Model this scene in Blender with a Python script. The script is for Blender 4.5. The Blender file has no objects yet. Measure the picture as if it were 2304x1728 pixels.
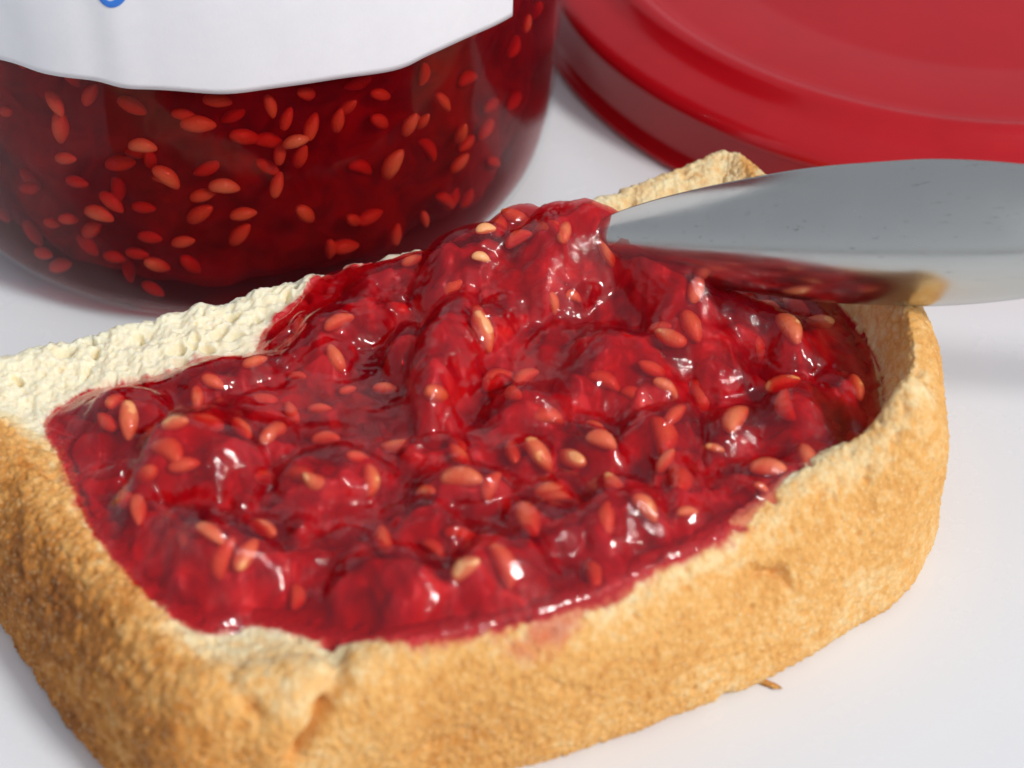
import bpy, math
import numpy as np
from mathutils import Vector, Matrix

# ------------------------------------------------------------------ camera, sky, sun, exposure
S = 0.01                                   # everything below is written in centimetres
scene = bpy.context.scene
COL = scene.collection
cam_d = bpy.data.cameras.new('camera')
cam = bpy.data.objects.new('camera', cam_d)
COL.objects.link(cam)
PITCH = math.radians(41.5)
cam.location = (0.0, -15.728 * S, 13.915 * S)
cam.rotation_euler = (math.pi / 2 - PITCH, 0, 0)
cam_d.sensor_width = 36.0
cam_d.lens = 18.0 / math.tan(math.radians(14.0))
cam_d.clip_start = 0.005
cam_d.clip_end = 50.0
cam_d.dof.use_dof = True
cam_d.dof.focus_distance = 19.7 * S
cam_d.dof.aperture_fstop = 25.0
scene.camera = cam

SUN_EL, SUN_AZ = math.radians(43.0), math.radians(126.0)       # azimuth clockwise from +Y
world = bpy.data.worlds.new('World')
scene.world = world
world.use_nodes = True
wn, wl = world.node_tree.nodes, world.node_tree.links
sky = wn.new('ShaderNodeTexSky')
sky.sky_type = 'NISHITA'
sky.sun_disc = False
sky.sun_elevation = SUN_EL
sky.sun_rotation = SUN_AZ
sky.air_density = 1.0
sky.dust_density = 3.0
hsv = wn.new('ShaderNodeHueSaturation')
hsv.inputs['Saturation'].default_value = 0.25                  # a thin overcast
wl.new(sky.outputs['Color'], hsv.inputs['Color'])
bg = wn['Background']
cloud = wn.new('ShaderNodeMixRGB')                             # an even cloud layer over the clear sky
cloud.inputs['Fac'].default_value = 0.42
cloud.inputs['Color2'].default_value = (6.2, 6.6, 7.5, 1)
wl.new(hsv.outputs['Color'], cloud.inputs['Color1'])
wl.new(cloud.outputs['Color'], bg.inputs['Color'])
bg.inputs['Strength'].default_value = 0.08
sun_d = bpy.data.lights.new('sun', 'SUN')
sun_d.energy = 1.5
sun_d.angle = math.radians(10.0)
sun_d.color = (1.0, 0.985, 0.96)
sun = bpy.data.objects.new('sun', sun_d)
COL.objects.link(sun)
sdir = Vector((math.sin(SUN_AZ) * math.cos(SUN_EL), math.cos(SUN_AZ) * math.cos(SUN_EL), math.sin(SUN_EL)))
sun.rotation_euler = sdir.to_track_quat('Z', 'Y').to_euler()
sun.location = sdir * 0.6

scene.view_settings.view_transform = 'Standard'
scene.view_settings.look = 'None'
scene.view_settings.gamma = 1.0
scene.view_settings.exposure = 0.40
scene.render.engine = 'CYCLES'
cy = scene.cycles
cy.use_denoising = True
cy.max_bounces = 14
cy.transparent_max_bounces = 24
cy.sample_clamp_indirect = 6.0

# ------------------------------------------------------------------ numpy noise
rng = np.random.RandomState(7)
PERM = rng.permutation(512).astype(np.int64)
GRAD = rng.normal(size=(512, 3)); GRAD /= np.linalg.norm(GRAD, axis=1)[:, None]
FEAT = rng.rand(512, 3)

def hsh(i, j, k):
    return PERM[(PERM[(PERM[i & 511] + j) & 511] + k) & 511]

def perlin(p):
    f = np.floor(p); i = f.astype(np.int64); t = p - f
    w = t * t * t * (t * (t * 6 - 15) + 10)
    out = 0
    for a in (0, 1):
        for b in (0, 1):
            for c in (0, 1):
                g = GRAD[hsh(i[..., 0] + a, i[..., 1] + b, i[..., 2] + c)]
                d = g[..., 0] * (t[..., 0] - a) + g[..., 1] * (t[..., 1] - b) + g[..., 2] * (t[..., 2] - c)
                out = out + d * (w[..., 0] if a else 1 - w[..., 0]) * (w[..., 1] if b else 1 - w[..., 1]) * (w[..., 2] if c else 1 - w[..., 2])
    return out * 1.6

def fbm(p, n=3):
    v, a = 0, 1.0
    for k in range(n):
        v = v + a * perlin(p * 2.0 ** k + 17.3 * k); a *= 0.5
    return v

def worley(p):
    f = np.floor(p).astype(np.int64); t = p - f
    best = np.full(p.shape[:-1], 9.0)
    for a in (-1, 0, 1):
        for b in (-1, 0, 1):
            for c in (-1, 0, 1):
                q = FEAT[hsh(f[..., 0] + a, f[..., 1] + b, f[..., 2] + c)]
                d = (q[..., 0] + a - t[..., 0]) ** 2 + (q[..., 1] + b - t[..., 1]) ** 2 + (q[..., 2] + c - t[..., 2]) ** 2
                best = np.minimum(best, d)
    return np.sqrt(best)

def xyz(x, y, z=0.0):
    x = np.asarray(x, float)
    return np.stack([x, np.asarray(y, float) + 0 * x, np.asarray(z, float) + 0 * x], -1)

def sstep(a, b, x):
    t = np.clip((x - a) / (b - a), 0, 1)
    return t * t * (3 - 2 * t)

# ------------------------------------------------------------------ objects
def mesh_obj(name, V, F, mats, parent=None, smooth=True, attr=None, mat_idx=None):
    V = np.asarray(V, np.float32) * S
    me = bpy.data.meshes.new(name)
    F = np.asarray(F, np.int32)
    n, k = F.shape
    me.vertices.add(len(V)); me.vertices.foreach_set('co', V.ravel())
    me.loops.add(n * k); me.loops.foreach_set('vertex_index', F.ravel())
    me.polygons.add(n)
    me.polygons.foreach_set('loop_start', np.arange(0, n * k, k, dtype=np.int32))
    if mat_idx is not None:
        me.polygons.foreach_set('material_index', np.asarray(mat_idx, np.int32))
    me.update(calc_edges=True); me.validate()
    me.polygons.foreach_set('use_smooth', np.full(len(me.polygons), smooth))
    for m in (mats if isinstance(mats, (list, tuple)) else [mats]):
        me.materials.append(m)
    for an, av in (attr or {}).items():
        a = me.attributes.new(an, 'FLOAT', 'POINT')
        a.data.foreach_set('value', np.asarray(av, np.float32).ravel())
    o = bpy.data.objects.new(name, me)
    COL.objects.link(o)
    if parent: o.parent = parent
    return o

def thing(name, label, cat, loc=(0, 0, 0), group=None):
    o = bpy.data.objects.new(name, None)
    COL.objects.link(o)
    o.empty_display_size = 0.005
    o['label'] = label; o['category'] = cat
    if group: o['group'] = group
    return o

def quads(nr, nc, wrap=False):
    r = np.arange(nr - 1)[:, None]
    c = np.arange(nc if wrap else nc - 1)[None, :]
    c2 = (c + 1) % nc
    return np.stack([r * nc + c + 0 * r, r * nc + c2, (r + 1) * nc + c2, (r + 1) * nc + c], -1).reshape(-1, 4)

def catmull(P, n, closed=False):
    """Resample the polyline P (k, m) through a Catmull-Rom spline to n points, even in length over the first two columns."""
    P = np.asarray(P, float)
    if closed: Q = np.vstack([P[-1], P, P[0], P[1]])
    else: Q = np.vstack([2 * P[0] - P[1], P, 2 * P[-1] - P[-2]])
    out = []
    for i in range(1, len(Q) - 2):
        a, b, c, d = Q[i - 1:i + 3]
        t = np.linspace(0, 1, 40, endpoint=False)[:, None]
        out.append(0.5 * (2 * b + (c - a) * t + (2 * a - 5 * b + 4 * c - d) * t ** 2 + (3 * b - a - 3 * c + d) * t ** 3))
    D = np.vstack(out + [Q[-2][None]])
    L = np.concatenate([[0], np.cumsum(np.linalg.norm(np.diff(D[:, :2], axis=0), axis=1))])
    u = np.linspace(0, L[-1], n, endpoint=not closed)
    return np.stack([np.interp(u, L, D[:, k]) for k in range(D.shape[1])], 1)

def lathe(name, prof, centre, mats, parent, n=192, a0=0.0, a1=2 * math.pi):
    prof = np.asarray(prof, float)
    full = abs(a1 - a0 - 2 * math.pi) < 1e-6
    th = np.linspace(a0, a1, n, endpoint=not full)
    V = np.stack([centre[0] + prof[:, :1] * np.cos(th), centre[1] + prof[:, :1] * np.sin(th), centre[2] + prof[:, 1:2] + 0 * th], -1)
    return mesh_obj(name, V.reshape(-1, 3), quads(len(prof), n, full), mats, parent)

# ------------------------------------------------------------------ materials
class NT:
    def __init__(s, name):
        s.m = bpy.data.materials.new(name); s.m.use_nodes = True
        s.t = s.m.node_tree; s.n = s.t.nodes; s.n.clear()
        s.out = s.n.new('ShaderNodeOutputMaterial')
    def node(s, typ, ins=None, **kw):
        nd = s.n.new('ShaderNode' + typ)
        for k, v in kw.items(): setattr(nd, k, v)
        for k, v in (ins or {}).items(): s.put(nd.inputs[k], v)
        return nd
    def put(s, sock, v):
        if isinstance(v, bpy.types.NodeSocket): s.t.links.new(v, sock)
        elif isinstance(v, tuple) and len(v) == 3 and sock.type == 'RGBA': sock.default_value = (*v, 1)
        else: sock.default_value = v
    def coord(s, scale=1.0, kind='Object'):
        tc = s.node('TexCoord')
        mp = s.node('Mapping', {'Vector': tc.outputs[kind], 'Scale': (100 * scale,) * 3 if not isinstance(scale, tuple) else tuple(100 * q for q in scale)})
        return mp.outputs['Vector']
    def noise(s, vec, scale, detail=4, rough=0.55, dist=0.0):
        return s.node('TexNoise', {'Vector': vec, 'Scale': scale, 'Detail': detail, 'Roughness': rough, 'Distortion': dist}).outputs['Fac']
    def voro(s, vec, scale, feature='F1', out='Distance'):
        return s.node('TexVoronoi', {'Vector': vec, 'Scale': scale}, feature=feature).outputs[out]
    def ramp(s, fac, stops):
        r = s.node('ValToRGB', {'Fac': fac})
        e = r.color_ramp.elements
        while len(e) < len(stops): e.new(0.5)
        for q, (p, c) in zip(e, stops):
            q.position = p; q.color = (*c, 1) if len(c) == 3 else c
        return r.outputs['Color']
    def math(s, op, a, b=0.0, clamp=False):
        m = s.node('Math', {0: a, 1: b}, operation=op); m.use_clamp = clamp
        return m.outputs[0]
    def mix(s, fac, a, b, blend='MIX'):
        m = s.node('MixRGB', {'Fac': fac, 'Color1': a, 'Color2': b}, blend_type=blend)
        return m.outputs[0]
    def bump(s, h, strength, dist):
        return s.node('Bump', {'Height': h, 'Strength': strength, 'Distance': dist}).outputs['Normal']
    def attr(s, name):
        return s.node('Attribute', attribute_name=name).outputs['Fac']
    def pbsdf(s, **kw):
        ins = {k.replace('_', ' '): v for k, v in kw.items()}
        return s.node('BsdfPrincipled', ins).outputs[0]
    def front(s, fac):
        """Reflect on the outer side only: light leaving the body unbent must not meet total reflection."""
        return s.math('MULTIPLY', fac, s.math('SUBTRACT', 1.0, s.node('NewGeometry').outputs['Backfacing']))
    def surf(s, sh): s.t.links.new(sh, s.out.inputs['Surface']); return s
    def vol(s, sh): s.t.links.new(sh, s.out.inputs['Volume']); return s

def m_table():
    s = NT('white_lacquer')
    c = s.coord()
    n = s.noise(c, 0.35, 3)
    col = s.ramp(n, [(0.3, (0.76, 0.775, 0.795)), (0.7, (0.785, 0.795, 0.81))])
    r = s.ramp(s.noise(c, 1.3, 5), [(0.3, (0.22,) * 3), (0.7, (0.30,) * 3)])
    return s.surf(s.pbsdf(Base_Color=col, Roughness=r, IOR=1.45)).m

def m_bread():
    s = NT('toasted_bread')
    c = s.coord()
    toast = s.attr('toast')
    g1 = s.noise(c, 9.0, 5, 0.65)
    g2 = s.voro(c, 17.0)
    t = s.math('ADD', toast, s.math('MULTIPLY', s.math('SUBTRACT', g1, 0.5), 0.55), True)
    col = s.ramp(t, [(0.0, (0.86, 0.79, 0.58)), (0.18, (0.84, 0.69, 0.40)), (0.40, (0.78, 0.42, 0.13)), (0.62, (0.58, 0.23, 0.045)), (0.85, (0.30, 0.10, 0.022)), (1.0, (0.15, 0.06, 0.02))])
    pale = s.ramp(g2, [(0.10, (1, 1, 1)), (0.34, (0, 0, 0))])
    col = s.mix(s.math('MULTIPLY', pale, 0.42), col, (0.84, 0.66, 0.38))
    dark = s.ramp(s.noise(c, 26.0, 3, 0.7), [(0.30, (1, 1, 1)), (0.44, (0, 0, 0))])
    col = s.mix(s.math('MULTIPLY', dark, s.math('MULTIPLY', toast, 0.6)), col, (0.33, 0.13, 0.03))
    stain = s.attr('stain')
    col = s.mix(s.math('MULTIPLY', stain, 1.0, True), col, (0.55, 0.03, 0.035))
    h = s.math('ADD', s.math('MULTIPLY', s.voro(c, 22.0), -0.6), s.noise(c, 30.0, 4, 0.7))
    return s.surf(s.pbsdf(Base_Color=col, Roughness=s.math('SUBTRACT', 0.74, s.math('MULTIPLY', stain, 0.5)), Normal=s.bump(h, s.math('ADD', 0.22, s.math('MULTIPLY', toast, 0.75), True), 0.0003), Specular_IOR_Level=0.25,
                          Subsurface_Weight=s.math('SUBTRACT', 0.55, toast, True), Subsurface_Radius=(1.0, 0.75, 0.5), Subsurface_Scale=0.0016)).m

def m_gel(name, tint, body, bodymix, dens, absorb, rough=0.02, bump=1.0, ior=1.43):
    """Clear red jelly: a wet reflecting skin over a body light passes through and is absorbed in."""
    s = NT(name)
    c = s.coord()
    h = s.math('ADD', s.noise(c, 7.0, 4, 0.55, 0.8), s.math('MULTIPLY', s.noise(c, 30.0, 2, 0.5), 0.12))
    patch = s.ramp(s.noise(c, 1.5, 2), [(0.40, (0.12,) * 3), (0.56, (1, 1, 1))])
    nrm = s.bump(s.math('MULTIPLY', h, patch), 0.34 * bump, 0.0006)
    tr = s.node('BsdfTransparent', {'Color': tint}).outputs[0]
    df = s.pbsdf(Base_Color=body, Roughness=0.5, Specular_IOR_Level=0.0, Subsurface_Weight=0.6, Subsurface_Radius=(1.0, 0.12, 0.1), Subsurface_Scale=0.0015)
    inner = s.node('MixShader', {0: bodymix, 1: tr, 2: df}).outputs[0]
    gl = s.node('BsdfGlossy', {'Color': (1, 1, 1), 'Roughness': rough, 'Normal': nrm}).outputs[0]
    fr = s.front(s.node('Fresnel', {'IOR': ior, 'Normal': nrm}).outputs[0])
    s.surf(s.node('MixShader', {0: fr, 1: inner, 2: gl}).outputs[0])
    s.vol(s.node('VolumeAbsorption', {'Color': absorb, 'Density': dens}).outputs[0])
    return s.m

def m_pulp(name, k=1.0):
    s = NT(name)
    c = s.coord()
    n = s.noise(c, 2.2, 4, 0.6, 0.8)
    col = s.ramp(n, [(0.32, (0.28 * k, 0.008 * k, 0.022 * k)), (0.52, (0.58 * k, 0.022 * k, 0.040 * k)), (0.70, (0.80 * k, 0.085 * k, 0.065 * k))])
    return s.surf(s.pbsdf(Base_Color=col, Roughness=0.35, Subsurface_Weight=0.5, Subsurface_Radius=(1.0, 0.1, 0.08), Subsurface_Scale=0.0015)).m

def m_seed(name, a, b):
    s = NT(name)
    c = s.coord()
    oi = s.node('ObjectInfo').outputs['Random']
    col = s.mix(oi, a, b)
    n = s.noise(c, 22.0, 3, 0.6)
    col = s.mix(s.math('MULTIPLY', n, 0.45), col, (0.62, 0.13, 0.03))
    return s.surf(s.pbsdf(Base_Color=col, Roughness=0.35, Subsurface_Weight=0.3, Subsurface_Radius=(1.0, 0.4, 0.2), Subsurface_Scale=0.0008,
                          Normal=s.bump(s.voro(c, 45.0), 0.25, 0.0002), Coat_Weight=0.15, Coat_Roughness=0.06)).m

def m_glass():
    s = NT('jar_glass')
    tr = s.node('BsdfTransparent', {'Color': (0.93, 0.95, 0.95)}).outputs[0]
    c = s.coord()
    nrm = s.bump(s.noise(c, 0.6, 2), 0.15, 0.003)
    gl = s.node('BsdfGlossy', {'Color': (1, 1, 1), 'Roughness': 0.04, 'Normal': nrm}).outputs[0]
    fr = s.math('MULTIPLY', 0.6, s.front(s.node('Fresnel', {'IOR': 1.27, 'Normal': nrm}).outputs[0]))
    return s.surf(s.node('MixShader', {0: fr, 1: tr, 2: gl}).outputs[0]).m

def m_paper():
    s = NT('label_paper')
    c = s.coord()
    col = s.ramp(s.noise(c, 3.0, 6, 0.7), [(0.3, (0.79, 0.80, 0.84)), (0.7, (0.83, 0.84, 0.87))])
    return s.surf(s.pbsdf(Base_Color=col, Roughness=0.75, Normal=s.bump(s.noise(c, 26.0, 4, 0.7), 0.2, 0.0001), Specular_IOR_Level=0.2)).m

def m_plain(name, col, rough, metal=0.0, **kw):
    s = NT(name)
    c = s.coord()
    v = s.mix(0.12, col, s.ramp(s.noise(c, 2.5, 5, 0.6), [(0.3, tuple(q * 0.7 for q in col)), (0.7, col)]))
    return s.surf(s.pbsdf(Base_Color=v, Roughness=rough, Metallic=metal, **kw)).m

def m_lid(name, rough):
    s = NT(name)
    c = s.coord()
    col = s.ramp(s.noise(c, 1.2, 5, 0.6), [(0.3, (0.42, 0.004, 0.009)), (0.7, (0.47, 0.005, 0.011))])
    return s.surf(s.pbsdf(Base_Color=col, Roughness=rough, Coat_Weight=0.15, Coat_Roughness=rough * 0.5, Specular_IOR_Level=0.35,
                          Normal=s.bump(s.noise(c, 40.0, 2, 0.6), 0.06, 0.0001))).m

def m_steel():
    s = NT('polished_steel')
    c = s.coord()
    smear = s.noise(c, 1.1, 5, 0.6, 1.2)
    r = s.ramp(smear, [(0.35, (0.18,) * 3), (0.75, (0.29,) * 3)])
    scratch = s.noise(s.coord((0.6, 9.0, 9.0)), 3.0, 4, 0.7)
    col = s.mix(s.ramp(scratch, [(0.30, (1, 1, 1)), (0.37, (0, 0, 0))]), (0.54, 0.54, 0.51), (0.34, 0.34, 0.32))
    return s.surf(s.pbsdf(Base_Color=col, Metallic=1.0, Roughness=r, Normal=s.bump(scratch, 0.05, 0.0001))).m

M_TABLE, M_BREAD, M_GLASS, M_PAPER, M_STEEL = m_table(), m_bread(), m_glass(), m_paper(), m_steel()
M_GEL = m_gel('jam_jelly', (0.98, 0.80, 0.76), (0.46, 0.006, 0.026), 0.13, 1000.0, (0.88, 0.08, 0.14))
M_GELJAR = m_gel('jarred_jelly', (0.94, 0.62, 0.60), (0.30, 0.006, 0.018), 0.18, 480.0, (0.86, 0.05, 0.08), 0.25, 0.3, 1.15)
M_PULP = m_pulp('jam_pulp')
M_PULPJAR = m_pulp('jarred_pulp', 0.75)
M_SEED = m_seed('seed_coat', (0.90, 0.44, 0.19), (0.86, 0.32, 0.11))
M_SEEDPALE = m_seed('pale_seed_coat', (0.92, 0.50, 0.23), (0.90, 0.42, 0.16))
M_LIDTOP, M_LIDSIDE = m_lid('lid_matt_red', 0.42), m_lid('lid_gloss_red', 0.17)
M_INK = m_plain('blue_ink', (0.03, 0.20, 0.72), 0.6)
M_LINER = m_plain('lid_liner', (0.80, 0.78, 0.72), 0.5)

# ------------------------------------------------------------------ table
def table():
    o = mesh_obj('tabletop', [(-90, -60, -2.5), (90, -60, -2.5), (90, 90, -2.5), (-90, 90, -2.5), (-90, -60, 0), (90, -60, 0), (90, 90, 0), (-90, 90, 0)],
                 [(0, 3, 2, 1), (4, 5, 6, 7), (0, 1, 5, 4), (1, 2, 6, 5), (2, 3, 7, 6), (3, 0, 4, 7)], M_TABLE, smooth=False)
    o['kind'] = 'structure'
    o['label'] = 'smooth glossy white tabletop under the bread, jar and lid'
table()

# ------------------------------------------------------------------ bread: crest line (x, y, crest height, foot offset, cut, side toast)
CREST = np.array([
    (-5.45, -1.62, 1.50, .20, .6, .62), (-4.98, -2.25, 1.50, .30, 0, .72), (-4.44, -2.95, 1.50, .34, 0, .68), (-3.65, -4.06, 1.52, .36, 0, .71), (-2.95, -5.03, 1.55, .30, 0, .70),
    (-2.50, -5.42, 1.58, .20, 0, .62), (-1.90, -5.40, 1.58, .10, 0, .50), (-1.36, -5.25, 1.57, .12, 0, .46), (-.75, -5.02, 1.55, .14, 0, .45), (.35, -4.66, 1.56, .16, 0, .45),
    (1.11, -4.24, 1.51, .26, 0, .44), (2.13, -3.52, 1.50, .42, 0, .42), (2.82, -3.00, 1.64, .44, 0, .36), (3.26, -2.76, 1.80, .38, 0, .41), (3.60, -2.44, 2.12, .24, 0, .42), (3.78, -2.1, 1.78, .18, 0, .44), (3.82, -1.2, 1.98, .12, 0, .46),
    (3.52, -.2, 1.95, .18, 0, .40), (3.02, .85, 1.72, .2, 0, .32), (2.62, 1.62, 1.58, .16, .2, .32), (2.32, 2.00, 1.54, .05, .9, .25), (1.9, 1.84, 1.52, 0, 1, .1), (.44, .98, 1.50, 0, 1, 0), (-1.84, .02, 1.50, 0, 1, 0),
    (-3.4, -.66, 1.48, 0, 1, 0), (-4.76, -1.24, 1.49, 0, 1, .05)])
LOOP = catmull(CREST, 1900, closed=True)
LOOPC = catmull(CREST, 500, closed=True)
MED = np.array([(-3.6, -2.4), (-2.2, -3.2), (0.2, -2.0), (1.9, -0.6)])

def near_crest(x, y):
    shp = np.shape(x); p = np.stack([np.ravel(x), np.ravel(y)], 1)
    d = np.empty(len(p)); zc = np.empty(len(p)); tw = np.empty(len(p)); cu = np.empty(len(p))
    for i in range(0, len(p), 20000):
        q = p[i:i + 20000]
        dd = ((q[:, None, 0] - LOOPC[None, :, 0]) ** 2 + (q[:, None, 1] - LOOPC[None, :, 1]) ** 2)
        k = dd.argmin(1)
        d[i:i + 20000] = np.sqrt(dd[np.arange(len(q)), k])
        zc[i:i + 20000] = LOOPC[k, 2]; tw[i:i + 20000] = LOOPC[k, 5]; cu[i:i + 20000] = LOOPC[k, 4]
    return d.reshape(shp), zc.reshape(shp), tw.reshape(shp), cu.reshape(shp)

def bread_top(x, y):
    d, zc, tw, cu = near_crest(x, y)
    base = 1.36 - 0.14 * sstep(.5, 2.6, np.asarray(x) - .4 * np.asarray(y) - .6) + 0.03 * fbm(xyz(x, y) * 0.6 + 5, 2)
    w = 0.55 - 0.37 * sstep(1.62, 1.85, zc)
    out = poly_dist(LOOPC[:, :2], x, y) < 0
    z = base + (zc - base) * np.exp(-(d / w) ** 2) - 0.14 * np.clip(1 - d / .2, 0, 1) ** 2 * (1 - cu)
    return np.where(out, z - 2.0 * d, z), d, tw, cu

def side(ob, zc, cut):
    crust = np.array([(ob - .9, .012), (ob - .35, .0), (ob - .10, .0), (ob + .01, .10), (.78 * ob + .07, .34 * zc), (.42 * ob + .10, .64 * zc), (.06, .86 * zc), (-.07, .965 * zc), (-.20, zc)])
    flat = np.array([(-.9, .012), (-.35, .0), (-.04, .0), (0, .05), (.01, .32 * zc), (-.01, .64 * zc), (.0, .88 * zc), (-.02, .97 * zc), (-.08, zc)])
    return crust * (1 - cut) + flat * cut

def build_bread():
    root = thing('bread_slice', 'half slice of white toast bread with golden crust, spread with red jam', 'bread')
    N = len(LOOP)
    xy = LOOP[:, :2]
    tan = np.roll(xy, -3, 0) - np.roll(xy, 3, 0); tan /= np.linalg.norm(tan, axis=1)[:, None]
    nor = np.stack([tan[:, 1], -tan[:, 0]], 1)                      # outward: the loop runs counter-clockwise
    NS, NI = 118, 92
    ctl = np.stack([side(r[3], r[2], r[4]) for r in LOOP[::10]])     # spline every tenth, then interpolate
    prof = np.stack([catmull(c, NS) for c in ctl])
    k = np.arange(N) / 10.0; a = k.astype(int) % len(ctl); b = (a + 1) % len(ctl); f = (k - k.astype(int))[:, None, None]
    prof = prof[a] * (1 - f) + prof[b] * f                           # (N, NS, 2)
    Vs = np.concatenate([xy[:, None] + nor[:, None] * prof[..., :1], prof[..., 1:]], -1)   # N, NS, 3
    medd = catmull(MED, 60)
    tgt = medd[((xy[:, None] - medd[None]) ** 2).sum(-1).argmin(1)]
    ker = np.ones(81) / 81                                           # smooth the inward targets so the rings do not kink
    tgt = np.stack([np.convolve(np.concatenate([tgt[-40:, q], tgt[:, q], tgt[:40, q]]), ker, 'valid') for q in (0, 1)], 1)
    st = Vs[:, -1, :2]
    dirn = tgt - st
    L = np.linalg.norm(dirn, axis=1)[:, None, None]
    u = np.concatenate([np.linspace(0, 1.25, NI + 1)[1:], np.linspace(1.25, 9, 6)[1:]])[None, :, None]
    Vt_xy = st[:, None] + dirn[:, None] * np.minimum(u / L, 1.0) * 1.0
    zt, d, tw, cu = bread_top(Vt_xy[..., 0], Vt_xy[..., 1])
    blend = sstep(0, .3, np.broadcast_to(u[..., 0], zt.shape))
    zt = zt * blend + Vs[:, -1:, 2] * (1 - blend)
    V = np.concatenate([Vs, np.concatenate([Vt_xy, zt[..., None]], -1)], 1)       # N, R, 3
    R = V.shape[1]
    ring = np.arange(R)[None, :] + np.zeros((N, 1))
    cut = LOOP[:, 4:5] + 0 * ring; twist = LOOP[:, 5:6] + 0 * ring
    # toast: full on the outside, fading over the crest into the white crumb
    t_out = np.where(ring < NS, 1.0, 0.0)
    dist_in = np.concatenate([np.zeros((N, NS)), np.broadcast_to(u[..., 0], zt.shape)], 1)
    wid = 0.10 + 0.55 * np.exp(-((V[..., 0] + 4.0) / 1.7) ** 2) * (V[..., 1] < -1.9) + 0.30 * np.exp(-((V[..., 0] + 2.0) / .7) ** 2) + 0.75 * sstep(2.4, 2.9, V[..., 0])
    toast = twist * np.exp(-(dist_in / wid) ** 1.5)
    zrel = V[..., 2] / LOOP[:, 2:3]
    toast *= np.where(ring < NS, 1.0 - 0.22 * sstep(.75, 1.0, zrel), 0.78)
    toast *= 1 - 0.9 * sstep(.3, .8, cut) * (1 - 0.9 * sstep(.3, .05, zrel))
    toast += 0.10 * fbm(V * 0.9, 3) * (toast > .15) + 0.24 * sstep(.2, 1.3, V[..., 0]) * sstep(.1, .7, V[..., 1]) * (toast < .25)
    # relief: broad unevenness, grains, torn crumb along the cut
    P = V.copy()
    dv1 = np.gradient(V, axis=0); dv2 = np.gradient(V, axis=1)
    dv1[0] = V[1] - V[-1]; dv1[-1] = V[0] - V[-2]
    nr = np.cross(dv1, dv2); nr /= np.linalg.norm(nr, axis=-1)[..., None] + 1e-9
    if nr[0, NS // 2] @ np.array([*nor[0], 0]) < 0: nr = -nr
    w1 = worley(P * 17.0); w2 = worley(P * 15.0 + 31)
    grain = 0.024 * (0.45 - w1) + 0.012 * fbm(P * 22, 2)
    crumb = np.clip(1 - toast * 2.2, 0, 1)
    cr = -0.045 * sstep(.5, .0, w2) + 0.025 * fbm(P * 6, 2) + 0.016 * fbm(P * 20 + 9, 2)
    disp = grain * (1.15 - 0.55 * crumb) + cr * crumb * (0.30 + 0.30 * sstep(.5, 1, cut)) + 0.05 * fbm(P * 4.2 + 2, 2) * crumb * sstep(.5, 1, cut) + 0.035 * fbm(P * 0.9 + 3, 2) * (ring < NS + 20)
    # creases and nicks of the crust: (from, to, width, depth)
    warp = 0.035 * np.stack([fbm(P * 3 + 70, 3), fbm(P * 3 + 90, 3), fbm(P * 3 + 110, 3)], -1)
    for (A, B, wd, dep, nf) in CREASES:
        A, B, nf = np.array(A), np.array(B), np.array(nf)
        D = P + warp - A; e = B - A
        off = D @ nf                                                # distance off the crust face, left out of the width
        D = D - off[..., None] * nf; e = e - (e @ nf) * nf
        t = np.clip((D @ e) / (e @ e), 0, 1)
        q = np.linalg.norm(D - t[..., None] * e, axis=-1)
        disp += dep * np.exp(-(q / wd) ** 2) * np.exp(-(off / .5) ** 4)
    rug = np.exp(-((P[..., 0] + 3.6) / 1.7) ** 2) * np.clip(toast * 3, 0, 1)   # the left face and corner are coarse and crumbly
    disp += rug * (0.030 * fbm(P * np.array([5.5, 5.5, 8.0]) + 40, 3) - 0.035 * sstep(.42, .10, worley(P * 9.0 + 77)))
    toast = toast + rug * (0.13 * fbm(P * 7.0 + 40, 3) + 0.10 * fbm(P * 2.2 + 60, 2))
    holes = worley(P * np.array([4.2, 4.2, 5.0]) + 55 + .35 * fbm(P * 3, 2)[..., None])
    disp -= (0.10 * sstep(.36, .14, holes) * crumb + 0.03 * sstep(.20, .08, holes) * (1 - crumb)) * (zrel > .2)
    fade = sstep(0, 14, ring)                                        # the underside stays flat on the table
    V = P + nr * (disp * fade)[..., None]
    V[..., 2] = np.maximum(V[..., 2], 0.003)
    jd = np.minimum(jam_dist(V[..., 0], V[..., 1]), poly_dist(LOOPC[:, :2], V[..., 0], V[..., 1]) - .11)
    stain = sstep(-.05, .05, jd + 0.05 * fbm(P * 6, 3)) * (V[..., 2] > 1.3) * (V[..., 2] < (1.75 - .34 * sstep(1.0, 2.2, V[..., 0]) - .05 * sstep(2.5, 3.0, V[..., 0])) + .03 * fbm(P * 5, 2))
    stain = np.maximum(stain, 0.6 * sstep(.3, .9, np.exp(-((P[..., 0] - SPILL[0]) / .36) ** 2 - ((P[..., 1] - .55 * (P[..., 0] - SPILL[0]) - SPILL[1]) / .16) ** 2) + .25 * fbm(P * 6, 3)) * (P[..., 2] > 1.1))
    flat_id = np.arange(N * R).reshape(N, R)
    # faces: loop index along rows
    r = np.arange(N)[:, None]; c = np.arange(R - 1)[None, :]; r2 = (r + 1) % N
    F = np.stack([r * R + c + 0 * r, r2 * R + c, r2 * R + c + 1, r * R + c + 1], -1)
    cutf = (LOOP[:, 4] > .5)[:, None] | np.zeros((1, R - 1), bool)
    is_crust = (c < NS + 2) & ~cutf
    def sub(name, mask):
        f = F[mask]; ids, inv = np.unique(f, return_inverse=True)
        return mesh_obj(name, V.reshape(-1, 3)[ids], inv.reshape(-1, 4), M_BREAD, root,
                        attr={'toast': toast.ravel()[ids], 'stain': stain.ravel()[ids]})
    sub('crust', is_crust)
    sub('crumb', ~is_crust)
    return root

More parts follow.
